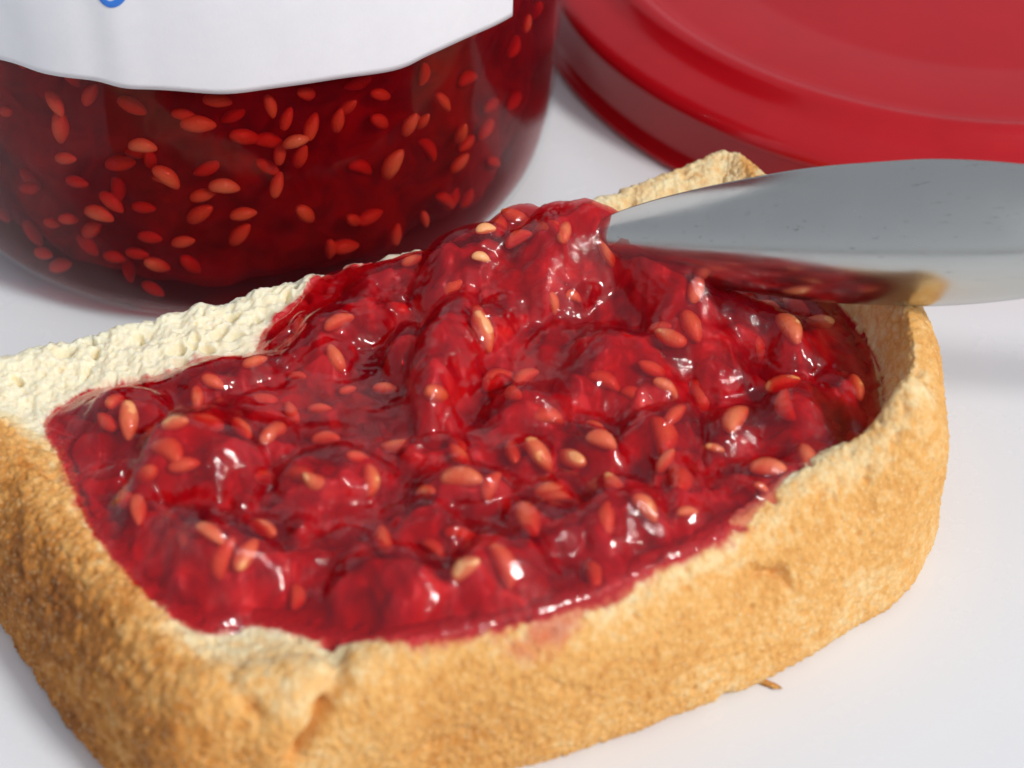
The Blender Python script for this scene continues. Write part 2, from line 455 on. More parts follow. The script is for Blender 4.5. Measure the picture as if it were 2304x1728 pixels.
CREASES = [((-1.3048, -5.2635, 1.5465), (-1.496, -5.3128, 1.3203), 0.08, -0.15, (0.2495, -0.9684, 0.0)), ((-1.496, -5.3128, 1.3203), (-1.7757, -5.3849, 0.8924), 0.07, -0.16, (0.2495, -0.9684, 0.0)), ((-1.6862, -5.3618, 1.4077), (-1.9451, -5.4285, 1.0344), 0.16, 0.09, (0.2495, -0.9684, 0.0)), ((-2.2246, -5.5006, 1.6851), (-1.9709, -5.4352, 1.3844), 0.06, -0.08, (0.2495, -0.9684, 0.0)), ((-1.0177, -5.1896, 1.1427), (-0.9608, -5.1749, 0.7172), 0.25, 0.04, (0.2495, -0.9684, 0.0)), ((2.0942, -3.7969, 1.1469), (2.3518, -3.6457, 1.0659), 0.045, -0.1, (0.5062, -0.8624, 0.0)), ((2.3072, -3.6718, 1.0937), (2.3658, -3.6375, 0.9182), 0.04, -0.07, (0.5062, -0.8624, 0.0)), ((0.7234, -4.6015, 1.5295), (2.0881, -3.8005, 1.2191), 0.05, -0.04, (0.5062, -0.8624, 0.0)), ((1.7572, -3.9947, 0.0716), (1.9057, -3.9075, -0.2199), 0.06, -0.04, (0.5062, -0.8624, 0.0)), ((-0.7766, -5.1274, 0.6578), (-0.4005, -5.0305, 0.7154), 0.06, -0.04, (0.2495, -0.9684, 0.0)), ((0.2783, -4.8556, 1.0298), (0.586, -4.7763, 0.819), 0.06, -0.03, (0.2495, -0.9684, 0.0)), ((3.287, -2.965, 1.8), (3.423, -2.969, 1.5), 0.06, -0.09, (0.0, 0.0, 0.0))]
SPILL = (0.313, -4.627)

# ------------------------------------------------------------------ jam on the bread
JAM = np.array([(-4.207, -1.989), (-3.876, -1.648), (-3.349, -1.474), (-2.87, -1.191), (-2.443, -1.145), (-2.325, -0.773), (-2.068, -0.426), (-1.806, -0.033), (-1.16, 0.173), (-0.486, 0.494), (0.203, 0.722), (1.025, 0.466), (1.799, 0.381), (2.674, 0.361), (3.224, -0.041), (3.428, -0.882), (3.422, -1.414), (3.35, -1.965), (3.113, -2.438), (2.66, -3.165), (2.017, -3.602), (1.483, -3.91), (1.125, -4.079), (0.843, -4.392), (0.35, -4.652), (-0.391, -4.838), (-0.943, -4.872), (-1.505, -4.741), (-2.043, -4.55), (-2.518, -4.65), (-2.933, -4.323), (-3.389, -3.8), (-3.713, -3.232), (-3.943, -2.695), (-4.186, -2.236)])
JLOOP = catmull(JAM, 700, closed=True)

def jam_dist(x, y):
    return poly_dist(JLOOP, x, y)

def poly_dist(A, x, y):
    """Signed distance to the closed line A, positive inside."""
    shp = np.shape(x); p = np.stack([np.ravel(x), np.ravel(y)], 1)
    B = np.roll(A, -1, 0)
    d = np.empty(len(p)); ins = np.zeros(len(p), bool)
    for i in range(0, len(p), 10000):
        q = p[i:i + 10000]
        d[i:i + 10000] = np.sqrt(((q[:, None] - A[None, ::2]) ** 2).sum(-1).min(1))
        c = (A[None, :, 1] > q[:, 1:2]) != (B[None, :, 1] > q[:, 1:2])
        xi = A[None, :, 0] + (q[:, 1:2] - A[None, :, 1]) * (B - A)[None, :, 0] / ((B - A)[None, :, 1] + 1e-12)
        ins[i:i + 10000] = ((c & (q[:, :1] < xi)).sum(1) % 2) == 1
    return np.where(ins, d, -d).reshape(shp)

LUMPS = [(-2.708, -2.767, 0.601, 0.543, 0.0, 0.36), (-2.498, -3.935, 0.668, 0.473, -0.234, 0.4), (-1.032, -4.35, 0.505, 0.425, 0.0, 0.34), (-0.06, -4.196, 0.451, 0.431, 0.0, 0.26), (0.949, -3.449, 0.448, 0.512, 0.0, 0.36), (0.941, -1.601, 0.673, 0.535, 0.0, 0.28), (1.686, -1.142, 0.534, 0.468, -0.532, 0.34), (2.61, -2.105, 0.453, 0.485, 0.0, 0.3), (2.013, -2.35, 0.369, 0.259, 0.845, 0.22), (-0.614, -1.601, 0.278, 0.913, -0.21, 0.48), (-0.419, -3.084, 0.516, 0.335, -0.126, 0.24), (-1.603, -3.113, 0.487, 0.336, -0.244, 0.26), (0.412, -0.526, 0.68, 0.469, 0.274, 0.34), (-0.466, -0.456, 0.495, 0.375, 0.278, 0.36), (1.402, -2.35, 0.46, 0.306, 0.685, 0.22), (-3.507, -2.228, 0.49, 0.336, 0.401, 0.24), (-2.634, -1.568, 0.715, 0.271, 0.272, 0.24), (0.018, 0.418, 0.582, 0.42, 0.418, 0.22), (0.993, -0.242, 0.608, 0.335, -0.769, 0.36), (-1.614, -1.075, 0.577, 0.324, 0.406, 0.2), (0.181, -2.105, 0.359, 0.358, 0.256, 0.26), (2.197, -2.999, 0.511, 0.285, -0.126, 0.12), (-2.217, -2.441, 0.411, 0.233, -0.366, 0.22), (0.287, -3.559, 0.383, 0.268, -0.478, 0.2), (-0.717, -3.667, 0.429, 0.261, -0.467, 0.2), (-1.0, -1.406, 0.219, 0.436, -0.264, 0.3), (-1.138, -0.171, 0.529, 0.267, 0.544, 0.22), (1.476, -3.113, 0.178, 0.608, 0.0, 0.2), (-3.229, -3.338, 0.246, 0.467, -0.238, 0.22), (3.008, -1.536, 0.253, 0.445, 0.0, 0.2), (-1.726, -4.552, 0.296, 0.199, 0.0, 0.14), (0.662, -2.59, 0.372, 0.285, -0.381, 0.22), (-0.197, -1.142, 0.216, 0.466, -0.624, 0.3), (-1.377, -2.912, 0.397, 0.244, -0.363, 0.2), (1.583, -0.734, 0.59, 0.386, -0.54, 0.58), (2.217, -0.94, 0.514, 0.334, -0.276, 0.42), (2.628, -1.142, 0.381, 0.364, -0.276, 0.36), (1.913, -1.536, 0.305, 0.307, -0.53, 0.25), (2.94, -2.105, 0.247, 0.306, 0.0, 0.15), (2.955, -0.526, 0.438, 0.346, 0.0, 0.22), (3.15, -1.075, 0.3, 0.396, 0.0, 0.2), (1.292, -0.456, 0.418, 0.359, -0.541, 0.62), (0.862, -0.171, 0.379, 0.331, -0.54, 0.4)]
POOLS = [(-1.926, -2.012, 0.794, 0.333, -0.13, 0.03), (-1.366, -2.411, 0.488, 0.268, 0.0, 0.02), (-1.419, -3.531, 0.631, 0.187, -0.195, 0.04), (0.538, -2.708, 0.401, 0.156, -0.711, 0.06), (1.754, -3.613, 0.494, 0.229, 0.351, 0.03), (-0.065, -2.531, 0.447, 0.177, -0.128, 0.06), (0.312, -1.536, 0.297, 0.274, 0.721, 0.08)]
RIDGES = [(1.585, -2.043, 1.658, -2.767, 0.04, 0.065), (1.658, -2.767, 1.636, -3.366, 0.04, 0.065), (1.146, -2.59, 1.312, -3.226, 0.04, 0.065), (0.36, -1.075, 0.974, -0.734, 0.04, 0.065), (-1.942, -0.7, -2.294, -1.142, 0.04, 0.065), (0.196, -0.171, 0.583, -0.734, 0.04, 0.065)]
GX = np.arange(-4.5, 3.75, 0.0165); GY = np.arange(-5.2, 1.75, 0.0165)
X, Y = np.meshgrid(GX, GY)

def blur(Z, n, k):
    for _ in range(k):
        for ax in (0, 1):
            P = np.pad(Z, [(n, n) if a == ax else (0, 0) for a in (0, 1)], mode='edge')
            cs = np.cumsum(np.insert(P, 0, 0, axis=ax), axis=ax)
            m = 2 * n + 1
            Z = (np.take(cs, range(m, cs.shape[ax]), ax) - np.take(cs, range(0, cs.shape[ax] - m), ax)) / m
    return Z

def jam_surface():
    zb, _, _, _ = bread_top(X, Y)
    d = np.minimum(jam_dist(X, Y) + 0.04 * fbm(xyz(X, Y) * 2.6 + 3, 3), poly_dist(LOOPC[:, :2], X, Y) - .07)
    wx = X + 0.09 * fbm(xyz(X, Y, 1.0) * 1.9, 4); wy = Y + 0.09 * fbm(xyz(X, Y, 5.0) * 1.9, 4)
    K = 24.0
    acc = np.ones_like(X)
    r2 = np.random.RandomState(11)
    lumps = list(LUMPS)
    for _ in range(150):
        cx, cy_ = r2.uniform(-4, 3.3), r2.uniform(-4.8, 1.0)
        s_ = r2.uniform(.12, .30)
        lumps.append((cx, cy_, s_, s_ * r2.uniform(.6, 1.0), r2.uniform(0, 3.1), r2.uniform(.10, .24)))
    for (cx, cy_, ru, rv, an, h) in lumps:
        c, s_ = math.cos(an), math.sin(an)
        dx, dy = wx - cx, wy - cy_
        q = ((dx * c + dy * s_) / ru) ** 2 + ((-dx * s_ + dy * c) / rv) ** 2
        z = np.where(q < 1, h * np.clip(1 - q, 0, 1) ** 0.62, 0)
        acc += np.exp(K * z) - 1
    lump = np.log(acc) / K
    pool = np.zeros_like(X)
    for (cx, cy_, ru, rv, an, h) in POOLS:
        c, s_ = math.cos(an), math.sin(an)
        dx, dy = wx - cx, wy - cy_
        q = ((dx * c + dy * s_) / ru) ** 2 + ((-dx * s_ + dy * c) / rv) ** 2
        m = np.exp(-q ** 2)
        lump = lump * (1 - m) + h * m
        pool = np.maximum(pool, m)
    film = 0.11 * (1 - np.exp(-np.maximum(d, 0) / .45)) + 0.06 * sstep(0, .10, d)
    inside = sstep(0.08, .62, d)
    hump = MOUND[2] * np.exp(-(((X - MOUND[0]) / MOUND[3]) ** 2 + ((Y - MOUND[1]) / MOUND[4]) ** 2))
    rough = 0.05 * fbm(xyz(X, Y, 2.0) * 1.1, 2) + 0.050 * fbm(xyz(wx, wy, 7.0) * 3.0, 4)
    rough = rough * (1 - .85 * pool)
    zl = blur(np.minimum(zb, 1.50 - 0.12 * sstep(1.2, 3.0, X - .3 * Y - .6)), 6, 2)
    base = zl + film + hump * inside
    pulp = base + (lump * (1.22 - 0.25 * sstep(.2, 2.4, X - .5 * Y - 1.0)) + rough) * inside
    pulp = np.where(d < 0, zl + 0.9 * d - 0.02, pulp)
    # the jelly: fills the hollows between the lumps and stretches in thin webs
    soft = blur(pulp, 7, 2)
    gel = np.maximum(blur(pulp, 3, 2) - .02, 0.44 * soft + 0.56 * pulp) + 0.04 * sstep(0, .3, d)
    for (ax, ay, bx, by, w, h) in RIDGES:
        ex, ey = bx - ax, by - ay
        t = np.clip(((wx - ax) * ex + (wy - ay) * ey) / (ex * ex + ey * ey), 0, 1)
        q = np.hypot(wx - ax - t * ex, wy - ay - t * ey)
        gel = gel + h * np.exp(-(q / w) ** 2) * np.sin(np.pi * np.clip(t * .9 + .05, 0, 1))
    skin = fbm(xyz(wx, wy, 3.0) * 5.5, 3)
    patch = sstep(-.1, .5, fbm(xyz(X, Y, 9.0) * 0.8, 2))
    gel = gel + (0.009 * (0.4 - np.abs(skin)) * (0.1 + patch) + 0.003 * fbm(xyz(wx, wy, 8.0) * 14, 2) * patch) * sstep(.05, .3, d) * (1 - .9 * pool)
    for q in SEEDS:                                                 # the jelly swells over the seeds that lie just under its skin
        if q[4] == 2 or q[5] <= 0:
            an = math.atan2(-math.sin(math.radians(q[2])) / .66, math.cos(math.radians(q[2])))
            ex = (X - q[0]) * math.cos(an) + (Y - q[1]) * math.sin(an); ey = -(X - q[0]) * math.sin(an) + (Y - q[1]) * math.cos(an)
            gel = gel + (0.055 if q[4] == 2 else .04) * np.exp(-((ex / (.20 * q[3])) ** 2 + (ey / (.115 * q[3])) ** 2) ** 1.5)
    return d, pulp, gel

SEEDS = [(-0.2421, -0.3976, -10, 0.8, 2, -0.045), (-0.2843, -0.6345, 0, 0.7, 2, -0.036), (-0.9721, -0.314, -5, 0.78, 0, 0.005), (-0.182, 0.064, -70, 1.15, 0, 0.005), (0.8841, -0.5129, 45, 1.35, 0, -0.025), (-0.5652, -0.7947, -15, 1.19, 0, 0.005), (-1.6071, -1.1041, -20, 1.15, 2, 0.004), (-0.2151, -1.3962, 55, 1.35, 0, -0.025), (-0.5772, -2.1838, -35, 1.35, 0, -0.015), (2.536, -1.1775, 55, 1.35, 2, -0.016), (1.431, -1.9146, 10, 1.0, 2, -0.006), (0.8495, -1.853, 15, 1.28, 1, 0.025), (0.4046, -0.9448, 50, 1.01, 2, -0.006), (0.7793, -2.6895, 15, 1.17, 2, -0.016), (0.237, -2.7964, 35, 1.2, 0, -0.015), (-0.0243, -2.6201, 75, 1.35, 0, 0.005), (-0.4354, -3.1779, 5, 1.28, 2, -0.016), (-0.1413, -3.2615, -50, 1.23, 1, -0.005), (-0.7734, -3.2079, 20, 0.93, 2, -0.016), (-1.1599, -3.1153, 85, 1.06, 2, -0.016), (-1.2994, -2.8571, -10, 0.9, 0, 0.005), (2.2216, -2.8371, 3, 1.06, 2, -0.006), (2.1578, -3.1218, 10, 0.6, 2, -0.006), (2.5846, -2.6933, 75, 1.15, 0, -0.005), (3.21, -1.5856, 75, 1.02, 0, -0.015), (2.0038, -2.2647, -50, 1.35, 2, -0.016), (1.4669, -2.2894, -40, 1.27, 0, -0.005), (1.499, -3.4586, -10, 0.84, 2, -0.016), (1.1581, -3.5413, 25, 0.95, 2, -0.016), (0.2938, -3.1183, 0, 0.93, 0, -0.005), (0.0929, -3.5833, 60, 1.35, 0, -0.005), (-0.4146, -4.2978, -10, 0.95, 2, -0.016), (-0.0224, -4.256, 50, 1.35, 1, 0.005), (-2.4597, -4.0798, 22, 1.08, 2, -0.016), (-2.0817, -3.5856, 20, 1.04, 2, -0.016), (-3.1969, -3.4636, 72, 1.35, 0, -0.015), (-2.8589, -1.9664, 80, 1.01, 0, -0.005), (-3.3891, -2.4625, 80, 1.25, 0, -0.005), (-2.9223, -2.7356, 5, 0.94, 0, -0.015), (-2.0215, -2.4053, -60, 1.01, 0, 0.005), (-2.3316, -1.6444, -15, 0.77, 0, -0.005), (-1.1562, -1.8116, 5, 0.8, 0, 0.005), (-1.6545, -2.4605, 0, 1.08, 2, 0.004), (1.4871, -2.9933, 85, 1.35, 1, 0.015), (-1.8757, -3.1079, 25, 1.35, 1, 0.015), (-2.3525, -4.2153, -45, 1.28, 1, 0.015), (-1.7619, -4.2827, 85, 0.92, 1, 0.015), (0.6638, -4.028, 75, 1.35, 1, 0.015), (1.7794, -2.626, 10, 0.6, 0, -0.005), (1.6989, -1.8142, 75, 1.35, 1, 0.005), (-2.3206, -2.5579, 40, 0.88, 0, 0.005), (0.7573, -2.2745, 25, 0.94, 0, -0.005), (1.6713, -1.2432, 60, 1.35, 0, 0.005), (1.299, -1.1655, 15, 1.05, 0, 0.015), (0.5779, -0.8576, 0, 0.63, 1, 0.005), (0.3426, -2.3668, 0, 1.08, 1, 0.015), (-0.4302, -2.5418, 60, 1.17, 1, 0.015), (-2.084, -2.5793, -50, 0.95, 0, 0.005), (-2.9883, -2.9374, 30, 1.2, 1, 0.005), (-0.1094, -1.6664, -25, 1.24, 1, 0.015), (0.1011, -1.6549, -25, 0.96, 1, 0.005), (1.3545, -2.5253, 75, 1.35, 1, 0.005), (-1.7265, -2.0508, 0, 0.85, 0, 0.015), (-1.9688, -1.6091, 10, 0.76, 1, 0.005), (-2.6952, -1.8681, 10, 0.88, 0, 0.005), (-1.4914, -1.8116, -15, 0.71, 0, 0.015), (0.3724, -3.1828, 5, 0.94, 1, 0.005), (-0.6731, -3.9105, 30, 1.04, 1, 0.025), (1.0959, -1.9934, 20, 1.05, 1, 0.025), (2.2943, -1.2561, 50, 1.17, 1, 0.025)]
MOUND = (0.195, 0.027, 0.5, 1.15, 0.78)
JD, PULP, GEL = jam_surface()

def grid_obj(name, Z, keep, mat, parent, under):
    """The kept cells of the height field, closed below by a second sheet."""
    ny, nx = Z.shape
    F = quads(ny, nx)
    F = F[keep.ravel()[F].all(1)]
    ids, inv = np.unique(F, return_inverse=True)
    f = inv.reshape(-1, 4)
    top = np.stack([X.ravel()[ids], Y.ravel()[ids], Z.ravel()[ids]], 1)
    if under is None:
        return mesh_obj(name, top, f, mat, parent)
    n = len(ids)
    bot = top.copy(); bot[:, 2] = np.minimum(top[:, 2] - .02, under.ravel()[ids])
    E = np.concatenate([f[:, [0, 1]], f[:, [1, 2]], f[:, [2, 3]], f[:, [3, 0]]])
    key = np.minimum(E[:, 0], E[:, 1]).astype(np.int64) * n + np.maximum(E[:, 0], E[:, 1])
    _, first, cnt = np.unique(key, return_index=True, return_counts=True)
    bd = E[first[cnt == 1]]
    rim = np.stack([bd[:, 1], bd[:, 0], bd[:, 0] + n, bd[:, 1] + n], 1)
    return mesh_obj(name, np.vstack([top, bot]), np.vstack([f, f[:, ::-1] + n, rim]), mat, parent)

def seed_mesh(name, mat, bend, point):
    nu, nv = 14, 9
    V = []
    for i in range(nv):
        th = math.pi * i / (nv - 1)
        for j in range(nu):
            ph = 2 * math.pi * j / nu
            x = -math.cos(th); r = math.sin(th) ** 0.85
            if i in (0, nv - 1): r = 0.02
            taper = 1 - point * max(0.0, x) ** 1.5
            y = r * math.cos(ph) * taper; z = r * math.sin(ph) * taper
            if y < 0: y *= 0.72
            V.append((x * 0.158, y * 0.092 + bend * (x * x) * 0.05, z * 0.075))
    o = mesh_obj(name, V, quads(nv, nu, True), mat)
    me = o.data
    bpy.data.objects.remove(o)
    return me

SEED_MESHES = [seed_mesh('seed', M_SEED, 0.0, 0.36), seed_mesh('seed', M_SEED, -0.7, 0.22), seed_mesh('seed', M_SEEDPALE, -0.4, 0.28)]

def put_seed(parent, loc, ax, nrm, size, kind, wide=1.0):
    o = bpy.data.objects.new('seed', SEED_MESHES[kind])
    COL.objects.link(o)
    o.parent = parent
    n = Vector(nrm).normalized(); a = Vector(ax); a = (a - n * a.dot(n)).normalized()
    b = n.cross(a)
    M = Matrix((a, b, n)).transposed().to_4x4()
    M.translation = Vector(loc) * S
    o.matrix_local = M @ Matrix.Diagonal((size, size * wide, size, 1))
    return o

SINK = (1.05, 1.25, 1.12)

def build_jam():
    root = thing('jam_spread', 'glossy red raspberry jam with seeds spread thickly on the bread', 'jam')
    zb, _, _, _ = bread_top(X, Y)
    zlow = zb - 0.14
    pulp = GEL - 0.060 - 0.20 * np.clip(0.5 + fbm(xyz(X, Y, 4.0) * 2.0, 3), 0, 1)
    pulp = np.minimum(pulp, GEL - 0.035)
    grid_obj('jelly', GEL, JD > -0.10, M_GEL, root, zlow)
    grid_obj('pulp', pulp, JD > 0.10, M_PULP, root, zlow - .03)
    gy, gx = np.gradient(blur(GEL, 4, 1), 0.0165)
    r = np.random.RandomState(5)
    def at(x, y):
        i = int(np.clip(round((y - GY[0]) / 0.0165), 0, len(GY) - 1)); j = int(np.clip(round((x - GX[0]) / 0.0165), 0, len(GX) - 1))
        return i, j
    placed = []
    for (x, y, ang, size, kind, depth) in SEEDS:
        i, j = at(x, y)
        n = Vector((-gx[i, j], -gy[i, j], 1)).normalized()
        a = math.radians(ang)
        ax = Vector((math.cos(a), -math.sin(a) / 0.66, 0))
        ax.z = ax.x * gx[i, j] + ax.y * gy[i, j]
        p = Vector((x, y, GEL[i, j])) - n * (0.075 * size * SINK[kind] + depth + .006)
        put_seed(root, p, ax, n, size * r.uniform(.74, 1.0), kind, r.uniform(.85, 1.15)); placed.append((x, y))
    k = 0
    while k < 45:
        x, y = r.uniform(-4, 3.2), r.uniform(-4.7, 1.0)
        i, j = at(x, y)
        if JD[i, j] < .3 or min((x - a) ** 2 + (y - b) ** 2 for a, b in placed) < .05: continue
        n = Vector((-gx[i, j] + r.normal() * .2, -gy[i, j] + r.normal() * .2, 1)).normalized()
        a = r.uniform(0, math.pi)
        size = r.uniform(.8, 1.1)
        put_seed(root, Vector((x, y, GEL[i, j])) - n * (.075 * size + r.uniform(.0, .06)), (math.cos(a), math.sin(a), 0), n, size, r.choice([0, 0, 1]), 1.0)
        placed.append((x, y)); k += 1
    return root

# ------------------------------------------------------------------ jar
JC = (-3.12, 4.22, 0.0)
def jar_r(z):
    """Outer radius of the jar: rounded heel, slightly flaring wall, shoulder and neck."""
    return float(np.interp(z, [0, .06, .2, .45, .8, 1.3, 2.2, 4, 7.2, 7.9, 8.4, 8.7, 9.7], [3.05, 3.22, 3.40, 3.53, 3.60, 3.64, 3.68, 3.72, 3.74, 3.62, 3.35, 3.25, 3.25]))

def build_jar():
    root = thing('jam_jar', 'open glass jar of raspberry jam with a plain white paper label', 'jar')
    zs = np.concatenate([np.linspace(0, 1.5, 26), np.linspace(1.7, 9.7, 40)])
    outer = [(jar_r(z), z) for z in zs]
    outer = list(catmull(outer, 120))
    inner = [(max(0.0, jar_r(z) - .045 - .035 * math.exp(-((z - .1) / .3) ** 2)), z) for z in np.linspace(.12, 9.7, 60)]
    prof = [(0.001, .03), (2.2, .03), (2.6, 0.0)] + [tuple(q) for q in outer] + inner[::-1] + [(2.6, .10), (2.0, .10), (0.001, .10)]
    lathe('glass_body', prof, JC, M_GLASS, root)
    # paper label wrapped round the wall, cut unevenly along its lower edge
    n, m = 260, 60
    th = np.linspace(LAB_TH[0], LAB_TH[1], n)
    zlow = np.interp(th, LAB_T, LAB_Z)
    v = np.linspace(0, 1, m)[:, None]
    Z = zlow * (1 - v) + 7.0 * v
    fold = sum(a * np.exp(-((th - t0) / w) ** 2) for t0, w, a in LAB_FOLDS)
    Rr = np.vectorize(jar_r)(Z) + 0.03 + fold * (0.55 + 0.45 * v) + 0.006 * fbm(xyz(th * 4 + 0 * v, Z * .7), 2)
    outv = np.stack([JC[0] + Rr * np.cos(th), JC[1] + Rr * np.sin(th), Z + 0 * th], -1)
    Ri = Rr - 0.014
    inv = np.stack([JC[0] + Ri * np.cos(th), JC[1] + Ri * np.sin(th), Z + 0 * th], -1)
    q = quads(m, n); N = n * m
    b = np.concatenate([np.arange(n), np.arange(1, m) * n + n - 1, np.arange(n - 2, -1, -1) + (m - 1) * n, np.arange(m - 2, 0, -1) * n])
    rim = np.stack([b, np.roll(b, -1), np.roll(b, -1) + N, b + N], 1)[:, ::-1]
    lab = mesh_obj('paper_label', np.vstack([outv.reshape(-1, 3), inv.reshape(-1, 3)]), np.vstack([q, q[:, ::-1] + N, rim]), M_PAPER, root)
    # the tail of a handwritten loop in blue ink
    pts = catmull(INK, 60)
    W = 0.035; rows = []
    tn = np.gradient(pts, axis=0); tn /= np.linalg.norm(tn, axis=1)[:, None]
    for sgn in (-1, -.4, .4, 1):
        pw = pts + sgn * W * np.stack([-tn[:, 1], tn[:, 0]], 1)
        thp = pw[:, 0] / 3.68
        f = sum(a * np.exp(-((thp - t0) / w) ** 2) for t0, w, a in LAB_FOLDS)
        vv = (pw[:, 1] - np.interp(thp, LAB_T, LAB_Z)) / (7.0 - np.interp(thp, LAB_T, LAB_Z))
        Rk = np.array([jar_r(z) for z in pw[:, 1]]) + .036 + f * (.55 + .45 * vv) + .006 * fbm(xyz(thp * 4, pw[:, 1] * .7), 2) + (.004 if abs(sgn) < 1 else 0)
        rows.append(np.stack([JC[0] + Rk * np.cos(thp), JC[1] + Rk * np.sin(thp), pw[:, 1]], 1))
    mesh_obj('ink_stroke', np.vstack(rows), quads(4, len(pts)), M_INK, lab)
    return root

LAB_TH = (-2.75, -0.5745)
LAB_T, LAB_Z = ([-2.3201, -2.0564, -1.9245, -1.8026, -1.7069, -1.5779, -1.4518, -1.3233, -1.1666, -0.9973, -0.8962, -0.7503, -0.5745], [3.195, 3.295, 3.279, 3.282, 3.243, 3.229, 3.18, 3.19, 3.165, 3.082, 3.11, 3.088, 2.998])
LAB_T, LAB_Z = catmull(np.stack([LAB_T, LAB_Z], 1), 300).T
LAB_FOLDS = [(-1.7781, 0.045, -0.028), (-1.7049, 0.045, 0.02), (-1.9217, 0.08, 0.02), (-1.6223, 0.07, -0.015), (-2.008, 0.07, -0.02)]
INK = [(-6.394, 4.474), (-6.387, 4.308), (-6.359, 4.2), (-6.297, 4.158), (-6.216, 4.193), (-6.136, 4.294), (-6.042, 4.451), (-6.039, 4.639)]

def build_jar_jam():
    root = thing('jarred_jam', 'dark red seedy raspberry jam filling the glass jar behind the bread', 'jam')
    rin = lambda z: jar_r(z) - .045 - .035 * math.exp(-((z - .1) / .3) ** 2) - .004
    prof = [(0.001, .12), (2.0, .12), (2.7, .125)] + [(rin(z), z) for z in np.linspace(.13, 7.0, 60)] + [(0.001, 6.9)]
    lathe('jelly', prof, JC, M_GELJAR, root)
    deep = .32
    prof = [(0.001, .45), (2.0, .45)] + [(rin(z) - deep, z) for z in np.linspace(.5, 6.8, 40)] + [(0.001, 6.7)]
    o = lathe('pulp', prof, JC, M_PULPJAR, root, 256)
    me = o.data
    co = np.empty(len(me.vertices) * 3, np.float32); me.vertices.foreach_get('co', co); co = co.reshape(-1, 3)
    rad = co[:, :2] - np.array(JC[:2]) * S
    k = 1 + 0.05 * fbm(co.astype(float) * 100 * 1.2, 3)
    co[:, :2] = np.array(JC[:2]) * S + rad * k[:, None]
    me.vertices.foreach_set('co', co.ravel()); me.update()
    r = np.random.RandomState(3)
    def place(th, z, ang, size, kind, depth):
        z = max(z, .3)
        R_ = rin(z) - (.085 if kind == 2 else .085) * size - depth - (0 if kind == 2 else .02)
        nrm = Vector((math.cos(th), math.sin(th), 0)); tg = Vector((-math.sin(th), math.cos(th), 0))
        a = math.radians(ang)
        ax = tg * math.cos(a) + Vector((0, 0, -math.sin(a)))
        put_seed(root, (JC[0] + R_ * math.cos(th), JC[1] + R_ * math.sin(th), z), ax, nrm + Vector((0, 0, r.normal() * .3)), size, kind)
    for s in JARSEEDS: place(*s)
    for _ in range(90):
        place(r.uniform(-3.1, 0.1), r.uniform(.4, 4.4), r.uniform(0, 180), r.uniform(.75, 1.05), r.choice([0, 0, 1]), r.uniform(.06, .22))
    return root

JARSEEDS = [(-1.945, 2.801, 50, 0.93, 0, 0.0), (-1.948, 2.509, 90, 1.13, 0, 0), (-1.837, 2.944, -60, 0.92, 0, 0.06), (-2.135, 2.476, -40, 0.81, 0, 0.05), (-1.726, 2.838, 30, 0.98, 0, 0.1), (-1.541, 2.703, 5, 1.12, 0, 0.01), (-1.7, 2.465, 3, 0.93, 2, 0), (-1.941, 2.152, -12, 0.81, 0, 0), (-1.646, 2.085, 45, 1.07, 2, 0.01), (-1.489, 1.979, 10, 1.01, 2, 0), (-1.282, 2.44, -12, 0.87, 2, 0), (-1.343, 2.859, 80, 0.79, 0, 0.03), (-1.323, 2.271, -75, 0.8, 0, 0.06), (-1.228, 2.521, -65, 0.93, 0, 0.05), (-1.15, 2.525, -75, 0.87, 0, 0.06), (-0.993, 1.831, -58, 1.17, 2, 0.01), (-0.932, 2.237, -60, 0.89, 0, 0.01), (-0.882, 2.192, -65, 0.69, 0, 0.05), (-0.81, 2.308, 65, 0.83, 0, 0.03), (-0.737, 1.81, -80, 0.85, 0, 0.01), (-0.739, 1.426, -35, 0.86, 0, 0.02), (-0.402, 2.528, -60, 0.64, 0, 0), (-1.34, 1.908, -70, 0.88, 0, 0.03), (-1.553, 1.848, -15, 0.88, 0, 0.02), (-1.269, 1.476, 62, 1.03, 0, 0.02), (-1.568, 1.594, -40, 1.09, 0, 0.03), (-1.445, 1.603, -5, 0.89, 0, 0.0), (-1.46, 1.307, -50, 1.03, 0, 0.04), (-1.627, 1.258, -15, 0.83, 0, 0.01), (-1.868, 1.522, 12, 1.03, 2, 0.0), (-1.832, 1.643, 35, 0.96, 0, 0.05), (-1.984, 1.314, -12, 0.76, 0, 0.03), (-2.054, 1.17, -10, 0.7, 0, 0.05), (-1.913, 1.228, -45, 1.04, 0, 0.04), (-1.735, 1.213, 5, 0.83, 0, 0.1), (-1.718, 0.915, 50, 0.98, 0, 0.0), (-2.13, 0.639, -15, 0.86, 0, 0.03), (-2.629, -0.677, 45, 1.08, 0, 0.06), (-2.091, 0.47, -30, 1.0, 0, 0.06), (-1.864, 0.859, 0, 0.84, 0, 0.1), (-1.937, 1.808, 0, 0.82, 0, 0.08), (-0.88, 0.928, 85, 0.64, 0, 0.03), (-1.789, 2.118, -15, 1.08, 0, 0.1), (-1.418, 2.456, 30, 1.06, 0, 0.12), (-1.264, 2.175, -70, 0.94, 0, 0.08), (-1.741, 1.586, 0, 0.82, 0, 0.12), (-1.627, 0.845, 60, 0.98, 0, 0.12), (-1.767, 0.422, 30, 0.85, 0, 0.1), (-1.117, 2.629, -60, 0.8, 0, 0.1), (-1.014, 2.651, 30, 0.81, 0, 0.1), (-0.976, 0.859, -70, 0.78, 0, 0.05), (-1.058, 1.163, -10, 0.98, 0, 0.1), (-1.482, 2.953, 10, 0.91, 0, 0.05), (-1.295, 2.641, -65, 0.79, 0, 0.1)]

